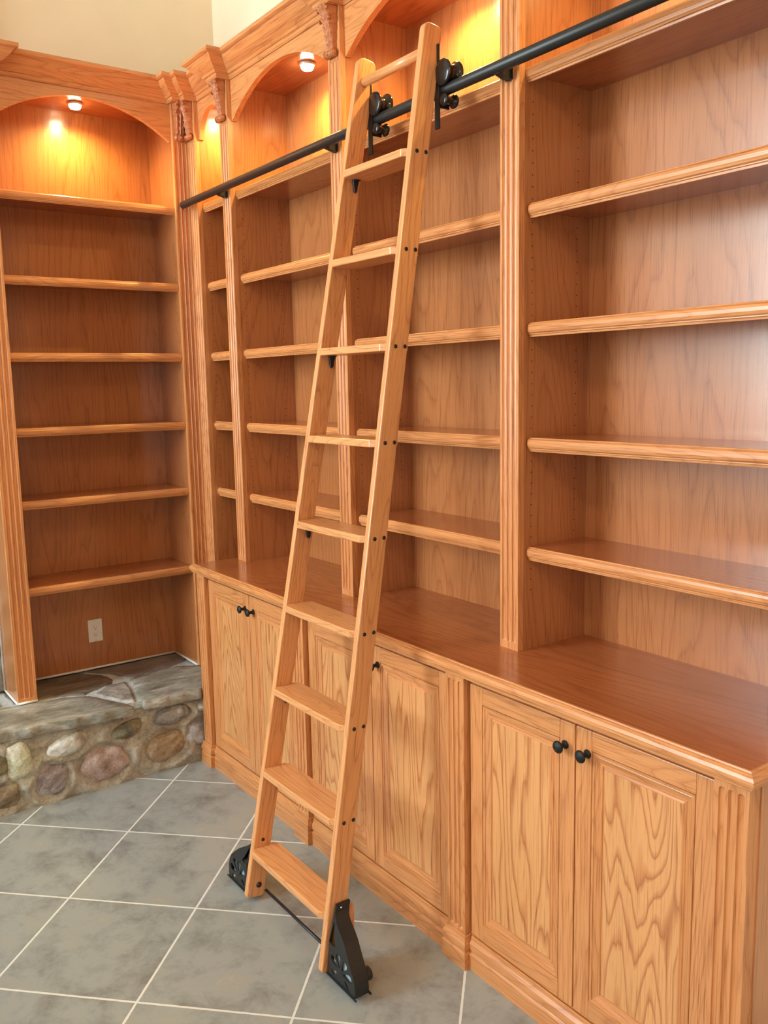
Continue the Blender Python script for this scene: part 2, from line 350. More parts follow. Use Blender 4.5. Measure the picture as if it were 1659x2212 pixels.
# ------------------------------------------------------------------ fluted pilaster
def linsp(a, b, n): return [a + (b - a) * i / (n - 1) for i in range(n)]
def pilaster(u0, u1, z0, z1, face, depth, end=.018, axis='x', zt=None, n=3, r=.0085):
    """fluted board. axis 'x': faces -Y at y=face, u is X. axis 'y': faces +X at x=face, u is Y."""
    mb = MB(); wd = u1 - u0; pitch = wd * .27; cs = [u0 + wd / 2 + (i - (n - 1) / 2) * pitch for i in range(n)]
    us = [u0]
    for c in cs: us += [c - r * q for q in (1, .92, .7, .4, 0, -.4, -.7, -.92, -1)]
    us.append(u1); us = sorted(us)
    zt = z1 - end if zt is None else zt; zb = z0 + end
    zs = [z0, zb - .001] + [zb + r * q for q in (.0, .1, .35, .7, 1)] + [zb + r + .01] + linsp(zb + .1, zt - .1, 6) + [zt - r - .01] + [zt - r * q for q in (1, .7, .35, .1, 0)] + [zt + .001, z1]
    def dep(u, z):
        d = 0
        for c in cs:
            du = abs(u - c)
            if du > r: continue
            dz = 0
            if z < zb + r: dz = zb + r - z
            if z > zt - r: dz = z - (zt - r)
            q = r * r - du * du - dz * dz
            if q > 0: d = math.sqrt(q) * .85
        return d
    def P(i, j):
        u, z = us[i], zs[j]; d = dep(u, z)
        return (u, face + d, z) if axis == 'x' else (face - d, u, z)
    mb.grid(len(us), len(zs), P, smooth=False)
    # sides, back, ends
    def q(u, d, z): return (u, face + d, z) if axis == 'x' else (face - d, u, z)
    for u in (u0, u1): mb.quad([q(u, 0, z0), q(u, depth, z0), q(u, depth, z1), q(u, 0, z1)])
    mb.quad([q(u0, depth, z0), q(u1, depth, z0), q(u1, depth, z1), q(u0, depth, z1)])
    for z in (z0, z1): mb.quad([q(u0, 0, z), q(u1, 0, z), q(u1, depth, z), q(u0, depth, z)])
    return mb
def holes_on(mb, pts, nrm, mat, r=.0020):
    """little shelf-pin holes as flat dark discs, their inner shade put into the colour"""
    for c in pts:
        c = Vector(c); a = Vector(nrm).orthogonal().normalized(); b = Vector(nrm).cross(a)
        mb.quad([tuple(c + Vector(nrm) * .0004 + (a * math.cos(k * math.pi / 4) + b * math.sin(k * math.pi / 4)) * r) for k in range(8)], mat)
PINZ = [1.13 + .032 * k for k in range(44)]
SHZ = [1.2625, 1.584, 1.910, 2.236]; FIXZ = 2.594; TOPZ = 3.02; CZ = .95
def near_shelf(z): return any(-.05 < z - s < .012 for s in SHZ + [FIXZ])
def nosing_prof(z, h=.040, d=.017):
    """bullnose with a small bead below: list of (projection, z)"""
    t = z; b = z - h
    return [(0, t), (.006, t), (.0075, t - .003), (.011, t - .0035), (.015, t - .007), (d, t - .013), (d, t - .021), (.0145, t - .028), (.0105, t - .031), (.0105, t - .0335), (.007, t - .035), (.006, b), (0, b)]
def shelf_x(x0, x1, yf, yb, z, parent, name='shelf'):
    mb = MB(); mb.box(x0, x1, yf + .0, yb, z - .02, z, 0)
    pr = nosing_prof(z); n = len(pr); b = len(mb.v); ch = .006
    sec = [(x0 + .002, 0, 0), (x0, .35, .0), (x0 + .001, .8, 0), (x0 + ch, 1, 0), (x1 - ch, 1, 0), (x1 - .001, .8, 0), (x1, .35, 0), (x1 - .002, 0, 0)]
    for (x, k, _) in sec:
        for p, zz in pr: mb.v.append((x, yf - p * k, zz))
    for i in range(len(sec) - 1):
        for j in range(n):
            j2 = (j + 1) % n; mb.f.append((b + i * n + j, b + (i + 1) * n + j, b + (i + 1) * n + j2, b + i * n + j2)); mb.m.append(1); mb.sm.append(False)
    mb.f.append(tuple(b + j for j in range(n))); mb.m.append(1); mb.sm.append(False)
    e = b + (len(sec) - 1) * n; mb.f.append(tuple(e + j for j in range(n))[::-1]); mb.m.append(1); mb.sm.append(False)
    return obj(name, mb, [SHELFX, OAKX], parent)
def shelf_y(y0, y1, xf, xb, z, parent, name='shelf'):
    mb = MB(); mb.box(xb, xf, y0, y1, z - .02, z, 0); pr = nosing_prof(z, .038)
    mb.prism(pr, lambda p: (xf + p[0], y0 + .001, p[1]), lambda p: (xf + p[0], y1 - .001, p[1]), 1)
    return obj(name, mb, [SHELFY, OAKY], parent)

CROWN = [(0, 3.046), (.004, 3.040), (.010, 3.046), (.012, 3.056), (.018, 3.058), (.024, 3.066), (.036, 3.074), (.052, 3.086), (.064, 3.100), (.070, 3.110), (.078, 3.112), (.085, 3.116), (.085, 3.130), (0, 3.130)]
PXL = [.0, .345, 1.233, 2.116, 2.990]; PXR = [.084, .425, 1.311, 2.192, 3.070]
BR = -.040; FR = .02
cpath = [(-.205, -.950), (.042, -.950), (.042, -.846), (-.02, -.846), (-.02, -.078), (.042, -.078), (.042, BR), (PXR[0] + .002, BR), (PXR[0] + .002, FR)]
marks = [6]
for i in range(1, 5):
    cpath += [(PXL[i] - .002, FR)]; marks.append(len(cpath) - 1)
    cpath += [(PXL[i] - .002, BR), (PXR[i] + .002, BR), (PXR[i] + .002, FR)]
cpath[-1] = (PXR[4] + .002, .29)
marks.append(len(cpath) - 1)
gx = lambda a, b: 0 if abs(a.x - b.x) > abs(a.y - b.y) else 1

def arch_board(u0, u1, front, axis, rise, tipz=2.877, th=.022, topz=3.06, foot=.009):
    """valance with a circular arch cut from its lower edge"""
    mb = MB(); c = (u0 + u1) / 2; h = (u1 - u0) / 2 - foot; n = 28
    rad = (h * h + rise * rise) / (2 * rise)
    bot = [(u0, tipz - .002), (u0 + foot - .001, tipz - .002)]
    for i in range(n + 1):
        u = c - h + 2 * h * i / n; z = tipz + math.sqrt(max(rad * rad - (u - c) ** 2, 0)) - (rad - rise)
        bot.append((u, z))
    bot += [(u1 - foot + .001, tipz - .002), (u1, tipz - .002)]
    pos = (lambda u, d, z: (u, front + d, z)) if axis == 'x' else (lambda u, d, z: (front - d, u, z))
    for i in range(len(bot) - 1):
        (a, za), (b, zb) = bot[i], bot[i + 1]
        if b - a > 1e-6:
            for d in (0, th): mb.quad([pos(a, d, za), pos(b, d, zb), pos(b, d, topz), pos(a, d, topz)])
            mb.quad([pos(a, 0, topz), pos(b, 0, topz), pos(b, th, topz), pos(a, th, topz)])
        mb.quad([pos(a, 0, za), pos(b, 0, zb), pos(b, th, zb), pos(a, th, za)], 0)
    for u, z in (bot[0], bot[-1]): mb.quad([pos(u, 0, z), pos(u, th, z), pos(u, th, topz), pos(u, 0, topz)])
    return mb
def corbel(c, face, axis, parent, w=.064):
    """carved acanthus bracket: front swells at the top, tucks in, ends in a scroll"""
    zt, zb = 3.040, 2.884; ny, nx = 84, 45
    def prof(t):
        d = .047 - .034 * (t ** .75)
        if t < .10: d += .005 * math.sqrt(max(0, 1 - (t / .10) ** 2))
        return max(d, .012)
    def W(t): return w * (1 - .36 * t ** 1.2)
    mb = MB()
    def P(i, j):
        t = j / (ny - 1); s = -1 + 2 * i / (nx - 1); z = zt + (zb + .010 - zt) * t
        a = abs(s); d = prof(t)
        sc = abs(math.sin(t * math.pi * 5.0 + .4)) ** .6            # leaf lobes along the sides
        ww = W(t) / 2 * (1 - .16 * (1 - sc))
        vein = .0026 * math.sin(t * 34 + a * 7.5) * min(1, a * 3) * (1 - t * .4)
        rib = .0045 * math.exp(-(s / .12) ** 2)
        groove = -.0035 * math.exp(-((a - .34) / .10) ** 2)
        curl = .0045 * sc * math.exp(-((a - .78) / .16) ** 2)
        dd = (d + vein + rib + groove + curl) * (1 - a ** 9 * .95)
        uu = ww * s
        return (c + uu, face - dd, z) if axis == 'x' else (face + dd, c + uu, z)
    mb.grid(nx, ny, P, smooth=True)
    o = obj('corbel', mb, CARVED, parent)
    sc = MB(); ww = W(1) / 2 + .003
    zc = zb + .006
    if axis == 'x':
        sc.cyl((c - ww, face - .014, zc), (c + ww, face - .014, zc), .0135, 20)
        for s in (-1, 1): sc.lathe((c + s * ww, face - .014, zc), (s, 0, 0), [(-.002, .0145), (.002, .0145), (.003, .009), (.006, .007), (.008, .003)], 18)
        sc.lathe((c, face - .026, zc), (0, -1, 0), [(0, .008), (.003, .006), (.005, .002)], 14)
    else:
        sc.cyl((face + .014, c - ww, zc), (face + .014, c + ww, zc), .0135, 20)
        for s in (-1, 1): sc.lathe((face + .014, c + s * ww, zc), (0, s, 0), [(-.002, .0145), (.002, .0145), (.003, .009), (.006, .007), (.008, .003)], 18)
        sc.lathe((face + .026, c, zc), (1, 0, 0), [(0, .008), (.003, .006), (.005, .002)], 14)
    obj('scroll', sc, CARVED, o)
    for s_ in (-1, 1):
        vo = MB()
        for zz, dd, rr in ((zt - .042, .034, .0075), (zt - .012, .043, .006)):
            u = W(.2) / 2 * .93
            if axis == 'x': vo.lathe((c + s_ * (u - .004), face - dd, zz), (s_, 0, 0), [(0, rr), (.006, rr), (.0068, rr * .62), (.0085, rr * .5), (.0095, .001)], 16)
            else: vo.lathe((face + dd, c + s_ * (u - .004), zz), (0, s_, 0), [(0, rr), (.006, rr), (.0068, rr * .62), (.0085, rr * .5), (.0095, .001)], 16)
        obj('volute', vo, CARVED, o)
    return o

# ------------------------------------------------------------------ right-hand run of bookcases (faces -Y)
secs = ['narrow oak bookcase section in the inside corner, under the end of the black rail',
        'oak bookcase section left of the ladder, second from the corner, with lit arch',
        'oak bookcase section behind the right side of the leaning ladder',
        'widest-looking oak bookcase section at right edge, past the fluted post right of the ladder']
YB = .289
for i in range(4):
    xl0, xr0 = PXL[i], PXR[i]; xn = PXL[i + 1]
    zbase = .36 if i == 0 else CZ
    t = thing('built_in_bookcase', secs[i], 'bookcase', (xl0, 0, zbase))
    obj('pilaster', pilaster(xl0, xr0, zbase, 3.044, 0, .022, zt=2.872), OAKV, t, bevel=.0012)
    sp = MB(); sp.box(xr0 - .019, xr0, .0225, YB, zbase, 3.044, 0)
    holes_on(sp, [(xr0, y, z) for y in (.052, .236) for z in PINZ if not near_shelf(z)], (1, 0, 0), 1)
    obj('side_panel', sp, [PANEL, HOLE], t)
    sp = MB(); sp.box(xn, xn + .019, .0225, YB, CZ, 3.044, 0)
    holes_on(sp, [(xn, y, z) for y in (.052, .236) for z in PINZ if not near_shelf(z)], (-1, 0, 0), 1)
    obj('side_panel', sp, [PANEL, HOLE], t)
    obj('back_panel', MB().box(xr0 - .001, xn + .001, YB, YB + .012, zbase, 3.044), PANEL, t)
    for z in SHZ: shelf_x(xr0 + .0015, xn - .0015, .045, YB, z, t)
    mb = MB(); mb.box(xr0, xn, .040, YB, FIXZ - .02, FIXZ, 0)
    mb.prism(nosing_prof(FIXZ), lambda p: (xr0, .04 - p[0], p[1]), lambda p: (xn, .04 - p[0], p[1]), 1)
    obj('fixed_shelf', mb, [SHELFX, OAKX], t)
    obj('canopy_board', MB().box(xr0, xn, .042, YB, TOPZ, TOPZ + .018), SHELFX, t)
    obj('arch_valance', arch_board(xr0, xn, .0205, 'x', .116 if i == 0 else .129), OAKX, t, bevel=.0012)
    mb = MB(); mb.sweep(cpath, CROWN, marks[i], marks[i + 1] if i < 3 else marks[5], mats=gx)
    obj('crown_moulding', mb, [OAKX, OAKY], t)
    obj('crown_block', MB().box(xl0 - (.002 if i else 0), xr0 + .002, BR, .021, 3.0405, 3.115), OAKX, t)
    corbel((xl0 + xr0) / 2, 0, 'x', t)
    if i == 3:
        obj('pilaster', pilaster(PXL[4], PXR[4], CZ, 3.044, 0, .022, zt=2.872), OAKV, t, bevel=.0012)
        obj('side_panel', MB().box(PXR[4] - .019, PXR[4], .0225, YB, CZ, 3.044), PANEL, t)
        obj('crown_block', MB().box(PXL[4] - .002, PXR[4] + .002, BR, .021, 3.0405, 3.115), OAKX, t)
        corbel((PXL[4] + PXR[4]) / 2, 0, 'x', t)

# ------------------------------------------------------------------ left-hand bookcase over the hearth (faces +X)
HZ = .362; YL0, YL1, YR0, YR1 = -.939, -.857, -.0715, -.001
t = thing('built_in_bookcase', 'oak bookcase standing on the stone hearth, with an outlet at its bottom', 'bookcase', (-.15, -.47, HZ))
obj('pilaster', pilaster(YL0, YL1, HZ, 3.044, 0, .022, zt=2.872, axis='y'), OAKV, t, bevel=.0012)
obj('pilaster', pilaster(YR0, YR1, HZ, 3.044, 0, .022, zt=2.872, axis='y'), OAKV, t, bevel=.0012)
XB = -.304
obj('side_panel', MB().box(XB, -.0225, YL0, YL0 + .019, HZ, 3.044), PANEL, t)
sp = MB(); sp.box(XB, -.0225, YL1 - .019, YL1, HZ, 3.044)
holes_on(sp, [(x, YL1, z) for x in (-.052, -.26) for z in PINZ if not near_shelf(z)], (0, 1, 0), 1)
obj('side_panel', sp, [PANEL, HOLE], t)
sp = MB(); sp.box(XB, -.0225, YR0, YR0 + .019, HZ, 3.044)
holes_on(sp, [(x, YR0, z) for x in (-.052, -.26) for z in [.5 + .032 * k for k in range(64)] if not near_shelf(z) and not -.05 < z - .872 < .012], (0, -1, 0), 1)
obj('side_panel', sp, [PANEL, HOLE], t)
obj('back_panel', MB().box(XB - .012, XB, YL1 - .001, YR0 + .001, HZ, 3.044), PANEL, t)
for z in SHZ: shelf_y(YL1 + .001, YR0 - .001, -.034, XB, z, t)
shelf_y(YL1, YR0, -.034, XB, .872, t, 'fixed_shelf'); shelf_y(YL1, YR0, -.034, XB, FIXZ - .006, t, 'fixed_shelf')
obj('canopy_board', MB().box(XB, -.042, YL1, YR0, TOPZ, TOPZ + .018), SHELFY, t)
obj('arch_valance', arch_board(YL1, YR0, -.0205, 'y', .133), OAKY, t, bevel=.0012)
mb = MB(); mb.sweep(cpath, CROWN, 0, marks[0], mats=gx); obj('crown_moulding', mb, [OAKX, OAKY], t)
for a, b in ((-.950, -.846), (-.078, BR)): obj('crown_block', MB().box(-.02, .042, a, b, 3.0405, 3.115), OAKY, t)
corbel((YL0 + YL1) / 2, 0, 'y', t); corbel((YR0 + YR1) / 2 - .003, 0, 'y', t, .06)
ck = MB()
for a, b in (((XB + .003, YL1), (XB + .003, YR0)), ((XB, YR0 - .003), (-.02, YR0 - .003)), ((.003, YL0), (.003, YL1)), ((XB, YL0 - .003), (.003, YL0 - .003))):
    ck.cyl((a[0], a[1], HZ + .001), (b[0], b[1], HZ + .001), .0055, 8)
ck.cyl((-.234, YL0 - .004, HZ), (-.234, YL0 - .004, 2.6), .006, 8)
obj('caulk_bead', ck, CAULK, t)

# ------------------------------------------------------------------ electrical outlet
t = thing('electrical_outlet', 'ivory duplex outlet on the panel at the bottom of the hearth bookcase', 'outlet', (XB, -.4875, .554))
mb = MB(); mb.box(XB + .0005, XB + .006, -.5230, -.4525, .4970, .6115); obj('cover_plate', mb, PLATE, t, bevel=.0025, seg=3)
mb = MB(); mb.box(XB + .003, XB + .0085, -.5045, -.4710, .5205, .5880); rc = obj('receptacle', mb, PLATE, t, bevel=.0015)
sl = MB()
for dz in (.5715, .5385):
    for dy, h in ((-.0065, .0045), (.0065, .0035)): sl.box(XB + .0083, XB + .0089, -.4877 + dy - .0009, -.4877 + dy + .0009, dz - h, dz + h)
    sl.cyl((XB + .0083, -.4877, dz - .0105), (XB + .0089, -.4877, dz - .0105), .0025, 12)
obj('socket_slots', sl, HOLE, rc)
for z in (.6035, .5050): obj('screw', MB().lathe((XB + .0055, -.4877, z), (1, 0, 0), [(0, .003), (.0012, .0026), (.0014, .001)], 12), STEEL, t)

# ------------------------------------------------------------------ puck lamps in the arches
def lamp(x, y, label, power):
    t = thing('puck_light', label, 'light', (x, y, TOPZ), group=None)
    mb = MB(); mb.lathe((x, y, TOPZ - .0005), (0, 0, -1), [(0, .032), (.008, .031), (.011, .029), (.011, .0265), (.006, .0255)], 28); obj('trim_ring', mb, TRIMM, t)
    mb = MB(); mb.lathe((x, y, TOPZ - .008), (0, 0, -1), [(0, .0255), (.010, .026), (.018, .021), (.0215, .008)], 24); obj('bulb', mb, BULB, t)
    d = bpy.data.lights.new('puck_lamp', 'SPOT'); d.energy = power; d.color = (1.0, .74, .24); d.spot_size = R(165); d.spot_blend = .9; d.shadow_soft_size = .02
    o = bpy.data.objects.new('lamp_beam', d); C.objects.link(o); o.parent = t; o.location = (0, 0, -.028)
PW = 58
lamp(-.15, -.464, 'lit puck lamp under the arch of the hearth bookcase', PW)
lamp(.2145, .16, 'lit puck lamp in the narrow corner bookcase section, mostly hidden by its arch', PW * .7)
lamp(.83, .16, 'lit puck lamp under the arch just left of the ladder top', PW)
lamp(1.713, .16, 'puck lamp above the ladder top, cut off by the photo edge', PW)
lamp(2.591, .16, 'puck lamp in the rightmost bookcase section, above the photo edge', PW * .5)

# ------------------------------------------------------------------ added globe lamp, invented to brighten the upper walls (unseen, behind the camera)
t = thing('added_globe_lamp', 'added white globe lamp hanging unseen behind the camera to brighten the walls', 'lamp', (4.3, -2.7, 3.55))
GLOBE = emis('added_globe_glow', (1.0, .80, .55), 6)
mb = MB(); mb.lathe((4.3, -2.7, 3.55), (0, 0, 1), [(-.16 * math.cos(math.pi * k / 16), .16 * math.sin(math.pi * k / 16) + .0005) for k in range(1, 16)], 32); obj('globe_shade', mb, GLOBE, t)
mb = MB(); mb.cyl((4.3, -2.7, 3.70), (4.3, -2.7, ZC - .03), .006, 10); mb.lathe((4.3, -2.7, 3.70), (0, 0, 1), [(-.01, .05), (.03, .045), (.05, .01)], 20); mb.lathe((4.3, -2.7, ZC - .03), (0, 0, 1), [(0, .03), (.01, .06), (.029, .065)], 24); obj('stem', mb, BRONZE, t)
for dx in (-.30, .30):  # added fill lights on either side of the globe
    d = bpy.data.lights.new('added_fill_bulb', 'POINT'); d.energy = 40; d.color = (1.0, .78, .50); d.shadow_soft_size = .16
    o = bpy.data.objects.new('added_fill_light', d); C.objects.link(o); o.parent = t; o.location = (dx, 0, 0)

# ------------------------------------------------------------------ base cabinets
LX = [(.312, .390), (1.184, 1.262), (2.094, 2.174), (2.987, 3.070)]
DF = -.180
def door(x0, x1, parent, knob_x):
    z0, z1 = .107, .888; mb = MB(); yb = DF + .02; s = .052
    # rings from the outer edge inwards: (inset, depth)
    rings = [(0, .0025), (.003, 0), (s - .001, 0), (s, .0035), (s + .0018, .001), (s + .007, .0018), (s + .0085, .0045), (s + .0105, .0038), (s + .025, .0085), (s + .0265, .0065), (s + .0295, .0065), (s + .031, .009), (s + .0345, .0068), (s + .037, .0065)]
    def ring(ins, d): return [(x0 + ins, DF + d, z0 + ins), (x1 - ins, DF + d, z0 + ins), (x1 - ins, DF + d, z1 - ins), (x0 + ins, DF + d, z1 - ins)]
    # flat frame: stiles run full height, rails between them
    a = ring(*rings[1]); 
    xi0, xi1, zi0, zi1 = x0 + s - .001, x1 - s + .001, z0 + s - .001, z1 - s + .001
    st = MB(); pn = MB()
    for (xa, xb) in ((x0, xi0), (xi1, x1)): mb.box(xa, xb, DF, yb, z0, z1, 0)
    for (za, zb) in ((z0, zi0), (zi1, z1)): mb.box(xi0, xi1, DF, yb, za, zb, 1)
    d = obj('door', mb, [OAKV, OAKX], parent, bevel=.0018)
    for k in range(2, len(rings) - 1):
        A = ring(*rings[k]); B = ring(*rings[k + 1])
        for q in range(4):
            q2 = (q + 1) % 4; pn.quad([A[q], A[q2], B[q2], B[q]], 1 if q in (0, 2) else 0)
    ml = obj('panel_moulding', pn, [OAKV, OAKX], d)
    p = MB(); A = ring(*rings[-1]); p.quad(A, 0); B = [(v[0], DF + .012, v[2]) for v in A]; p.quad(B, 0)
    for q in range(4): p.quad([A[q], A[(q + 1) % 4], B[(q + 1) % 4], B[q]], 0)
    obj('raised_panel', p, PANEL_DOOR, d)
    kb = MB(); kb.lathe((knob_x, DF, .826), (0, -1, 0), [(-.001, .0115), (.002, .0115), (.004, .009), (.006, .0065), (.016, .006), (.021, .009), (.024, .0145), (.027, .0165), (.030, .0155), (.033, .0115), (.0345, .0075), (.0355, .0025)], 28)
    obj('knob', kb, BRONZE, d)
BASEP = [(0, 0), (.0135, 0), (.0135, .050), (.0105, .053), (.0085, .056), (.0095, .060), (.0125, .064), (.0125, .074), (.0115, .082), (.0055, .092), (.004, .101), (0, .1035)]
labs = ['two-door oak base cabinet next to the stone hearth, behind the ladder foot', 'two-door oak base cabinet behind the ladder, in the middle of the run', 'two-door oak base cabinet right of the ladder, both black knobs in full view']
for i in range(3):
    (a0, a1), (b0, b1) = LX[i], LX[i + 1]
    t = thing('base_cabinet', labs[i], 'cabinet', (a0, -.17, 0))
    xe = b1 if i == 2 else b0
    body = MB(); body.box(a0, xe - (.0 if i < 2 else .0), DF + .0225, YB, .0, .909); obj('body', body, [OAKV], t)
    fr = MB(); fr.box(a1 + .001, b0 - .001, DF + .006, DF + .022, .8895, .909); obj('top_rail', fr, OAKX, t)
    obj('bottom_rail', MB().box(a1 + .001, b0 - .001, DF + .004, DF + .022, .06, .1085), OAKX, t)
    for k, (p0, p1) in enumerate([(a0, a1)] + ([(b0, b1)] if i == 2 else [])):
        obj('pilaster', pilaster(p0, p1, .098, .909, -.198, .040, zt=.890, end=.014, r=.0075), OAKV, t, bevel=.001)
        path = [(p0 - .001, -.16), (p0 - .001, -.199), (p1 + .001, -.199), (p1 + .001, -.16)]
        if k == 1: path[3] = (p1 + .001, .289)
        pb = MB(); pb.sweep(path, [(p * 1.0 + (.0), z) for p, z in BASEP]); obj('plinth_block', pb, OAKX, t)
    bm_ = MB(); bm_.sweep([(a1 + .014, -.181), (b0 - .014, -.181)], BASEP); obj('base_moulding', bm_, OAKX, t)
    x0, x1 = a1 + .008, b0 - .004; g = (x0 + x1) / 2 + (.004 if i == 0 else 0)
    door(x0, g - .002, t, g - .034); door(g + .002, x1, t, g + .040)
    if i == 2: obj('end_panel', MB().box(b1 - .002, b1 + .003, -.158, YB, .0, .909), ENDP, t)

# countertop
cp = [(.305, YB), (.305, -.200), (3.070, -.200), (3.070, YB)]
cn = MB(); cn.box(.305, 3.070, -.200, YB, .912, .950, 0)
NP = [(0, .95), (.005, .95), (.007, .9465), (.011, .946), (.0165, .941), (.020, .934), (.020, .926), (.0165, .918), (.012, .9155), (.012, .912), (.008, .909), (0, .909)]
cn.sweep(cp, NP, 1, 3, mats=lambda a, b: 1 if abs(a.x - b.x) > abs(a.y - b.y) else 2)
o = obj('countertop', cn, [SHELFX, OAKX, OAKY]); o['label'] = 'long oak countertop with rounded front edge over the base cabinets'; o['category'] = 'countertop'

# ------------------------------------------------------------------ rail
RY, RZ, RR = -.044, 2.591, .0165
t = thing('ladder_rail', 'black pipe rail running along the front of the bookcases', 'rail', (.01, RY, RZ))
mb = MB(); mb.lathe((.012, RY, RZ), (1, 0, 0), [(0, .004), (.001, .0125), (.004, RR), (3.05, RR), (3.054, .012)], 32); obj('pipe', mb, BLACK, t)
for i in range(1, 4):
    x = (PXL[i] + PXR[i]) / 2
    b = MB(); b.prism([(0, RZ - .002), (0, RZ - .026), (-.012, RZ - .027), (RY + .012, RZ - .022), (RY - .004, RZ - .0175), (RY, RZ)], lambda p: (x - .011, p[0], p[1]), lambda p: (x + .011, p[0], p[1]))
    b.box(x - .015, x + .015, -.003, -.0003, RZ - .028, RZ + .012); obj('rail_bracket', b, BLACK, t, bevel=.001)

# ------------------------------------------------------------------ rolling ladder
AL = .168; Y0 = -.5772; s_, c_ = math.sin(AL), math.cos(AL); TH = .0237; WD = .0657
XA, TA, XR_, TB = 1.4518, .0398, 1.9380, -.015
t = thing('library_ladder', 'tall oak rolling ladder leaning on the black rail, wheels at its foot', 'ladder', (1.70, Y0, 0), (-AL, 0, 0))
LM = WM[t.name]
def W(x, off, l): return (x, Y0 + off * c_ + l * s_, -off * s_ + l * c_)
def stile(x0, ta):
    r = .010; z0, z1 = .0178, 2.815; pts = []
    def arc(cx, cz, a0, a1, rr):
        for k in range(5): a = R(a0 + (a1 - a0) * k / 4); pts.append((cx + rr * math.cos(a), cz + rr * math.sin(a)))
    arc(r, z0 + r, 180, 270, r); arc(WD - r, z0 + r, 270, 360, r); 
    for z in linsp(z0 + .3, z1 - .3, 9): pts.append((WD, z))
    arc(WD - .018, z1 - .018, 0, 90, .018); arc(.022, z1 - .022, 90, 180, .022)
    for z in linsp(z1 - .3, z0 + .3, 9): pts.append((0, z))
    mb = MB(); mb.prism(pts, lambda p: W(x0 + ta * p[1], *p), lambda p: W(x0 + TH + ta * p[1], *p)); return obj('stile', mb, LADV, t, bevel=.004, seg=3)
SL = stile(XA, TA); SR = stile(XR_, TB)
LK = [.1954 + .2824 * k for k in range(9)]
for k, l in enumerate(LK):
    xa = XA + TH + TA * l; xb = XR_ + TB * l; yf = Y0 + l * s_; z = l * c_; ch = .013; D = .092
    pts = [(xa - .004, yf + .004), (xa + .0, yf - .001), (xa + ch, yf - .012), (xb - ch, yf - .012), (xb, yf - .001), (xb + .004, yf + .004), (xb + .004, yf + D - .016), (xb, yf + D - .012), (xb - ch, yf + D), (xa + ch, yf + D), (xa, yf + D - .012), (xa - .004, yf + D - .016)]
    mb = MB(); mb.prism(pts, lambda p: (p[0], p[1], z - .023), lambda p: (p[0], p[1], z))
    tr = obj('tread', mb, LADX, t, bevel=.0035, seg=3)
    if k in (2, 4, 6, 8):
        hk = MB(); yc = yf + .040
        hk.prism([(-.012, 0), (.012, 0), (.011, -.007), (.006, -.020), (.004, -.034), (-.001, -.040), (-.007, -.038), (-.009, -.028), (-.010, -.010)], lambda p: (xa + .0003, yc + p[0], z - .0235 + p[1]), lambda p: (xa + .0075, yc + p[0], z - .0235 + p[1]))
        hk.box(xa, xa + .018, yc - .009, yc + .011, z - .027, z - .0233)
        obj('support_bracket', hk, BLACK, tr, bevel=.0015)
    if k:
        for off in (.021, .054):
            zz = z - .010; ll = (zz + off * s_) / c_; x = XR_ + TH + TB * ll
            obj('bolt_cap', MB().lathe(W(x - .001, off, ll), (1, 0, 0), [(0, .0062), (.0022, .006), (.0034, .004), (.0038, .001)], 16), BLACKG, SR)
obj('bolt_cap', MB().lathe(W(XA + TH + TA * .225, .032, .225), (1, 0, 0), [(-.001, .0065), (.002, .006), (.0034, .004), (.0038, .001)], 16), BLACKG, SL)
l = .062
obj('axle_bolt', MB().lathe(W(XA + TH + TA * l, .040, l), (1, 0, 0), [(-.001, .0100), (.002, .0100), (.003, .0075), (.005, .007), (.0065, .004), (.007, .001)], 18), BLACKG, SL)
l = 2.742
mb = MB(); mb.cyl(W(XA + TH + TA * l - .004, .030, l), W(XR_ + TB * l + .004, .030, l), .0150, 24); obj('top_dowel', mb, LADX, t)
# roller fittings
for nm, xo in (('left', XA + TH + TA * 2.63), ('right', XR_ + TH + TB * 2.63)):
    yb = -.0665
    mb = MB(); mb.box(xo - .014, xo + .006, yb, yb + .0060, 2.482, 2.716); rp = obj('roller_fitting', mb, BLACK, t, bevel=.0015)
    mb = MB(); mb.box(xo + .002, xo + .0065, yb + .004, yb + .040, 2.540, 2.650); obj('roller_yoke', mb, BLACK, rp)
    cx = xo + .026
    ax0 = yb + .004
    mb = MB(); mb.cyl((cx - .020, ax0 + .002, 2.630), (cx + .002, ax0 + .002, 2.630), .006, 12)
    mb.lathe((cx, RY - .022, 2.632), (0, 1, 0), [(-.007, .008), (-.006, .030), (-.003, .036), (.001, .036), (.006, .031), (.013, .025), (.022, .0235), (.031, .025), (.038, .031), (.043, .0365), (.047, .0365), (.050, .030), (.052, .010)], 28)
    obj('top_roller', mb, BLACKG, rp)
    mb = MB(); mb.lathe((cx, RY - .018, 2.5575), (0, 1, 0), [(-.006, .006), (-.005, .016), (.000, .018), (.005, .015), (.011, .0125), (.018, .012), (.025, .0125), (.031, .017), (.036, .0205), (.041, .018), (.043, .006)], 24)
    mb.box(xo + .002, cx, RY - .022, RY - .016, 2.550, 2.565)
    obj('lower_roller', mb, BLACKG, rp)
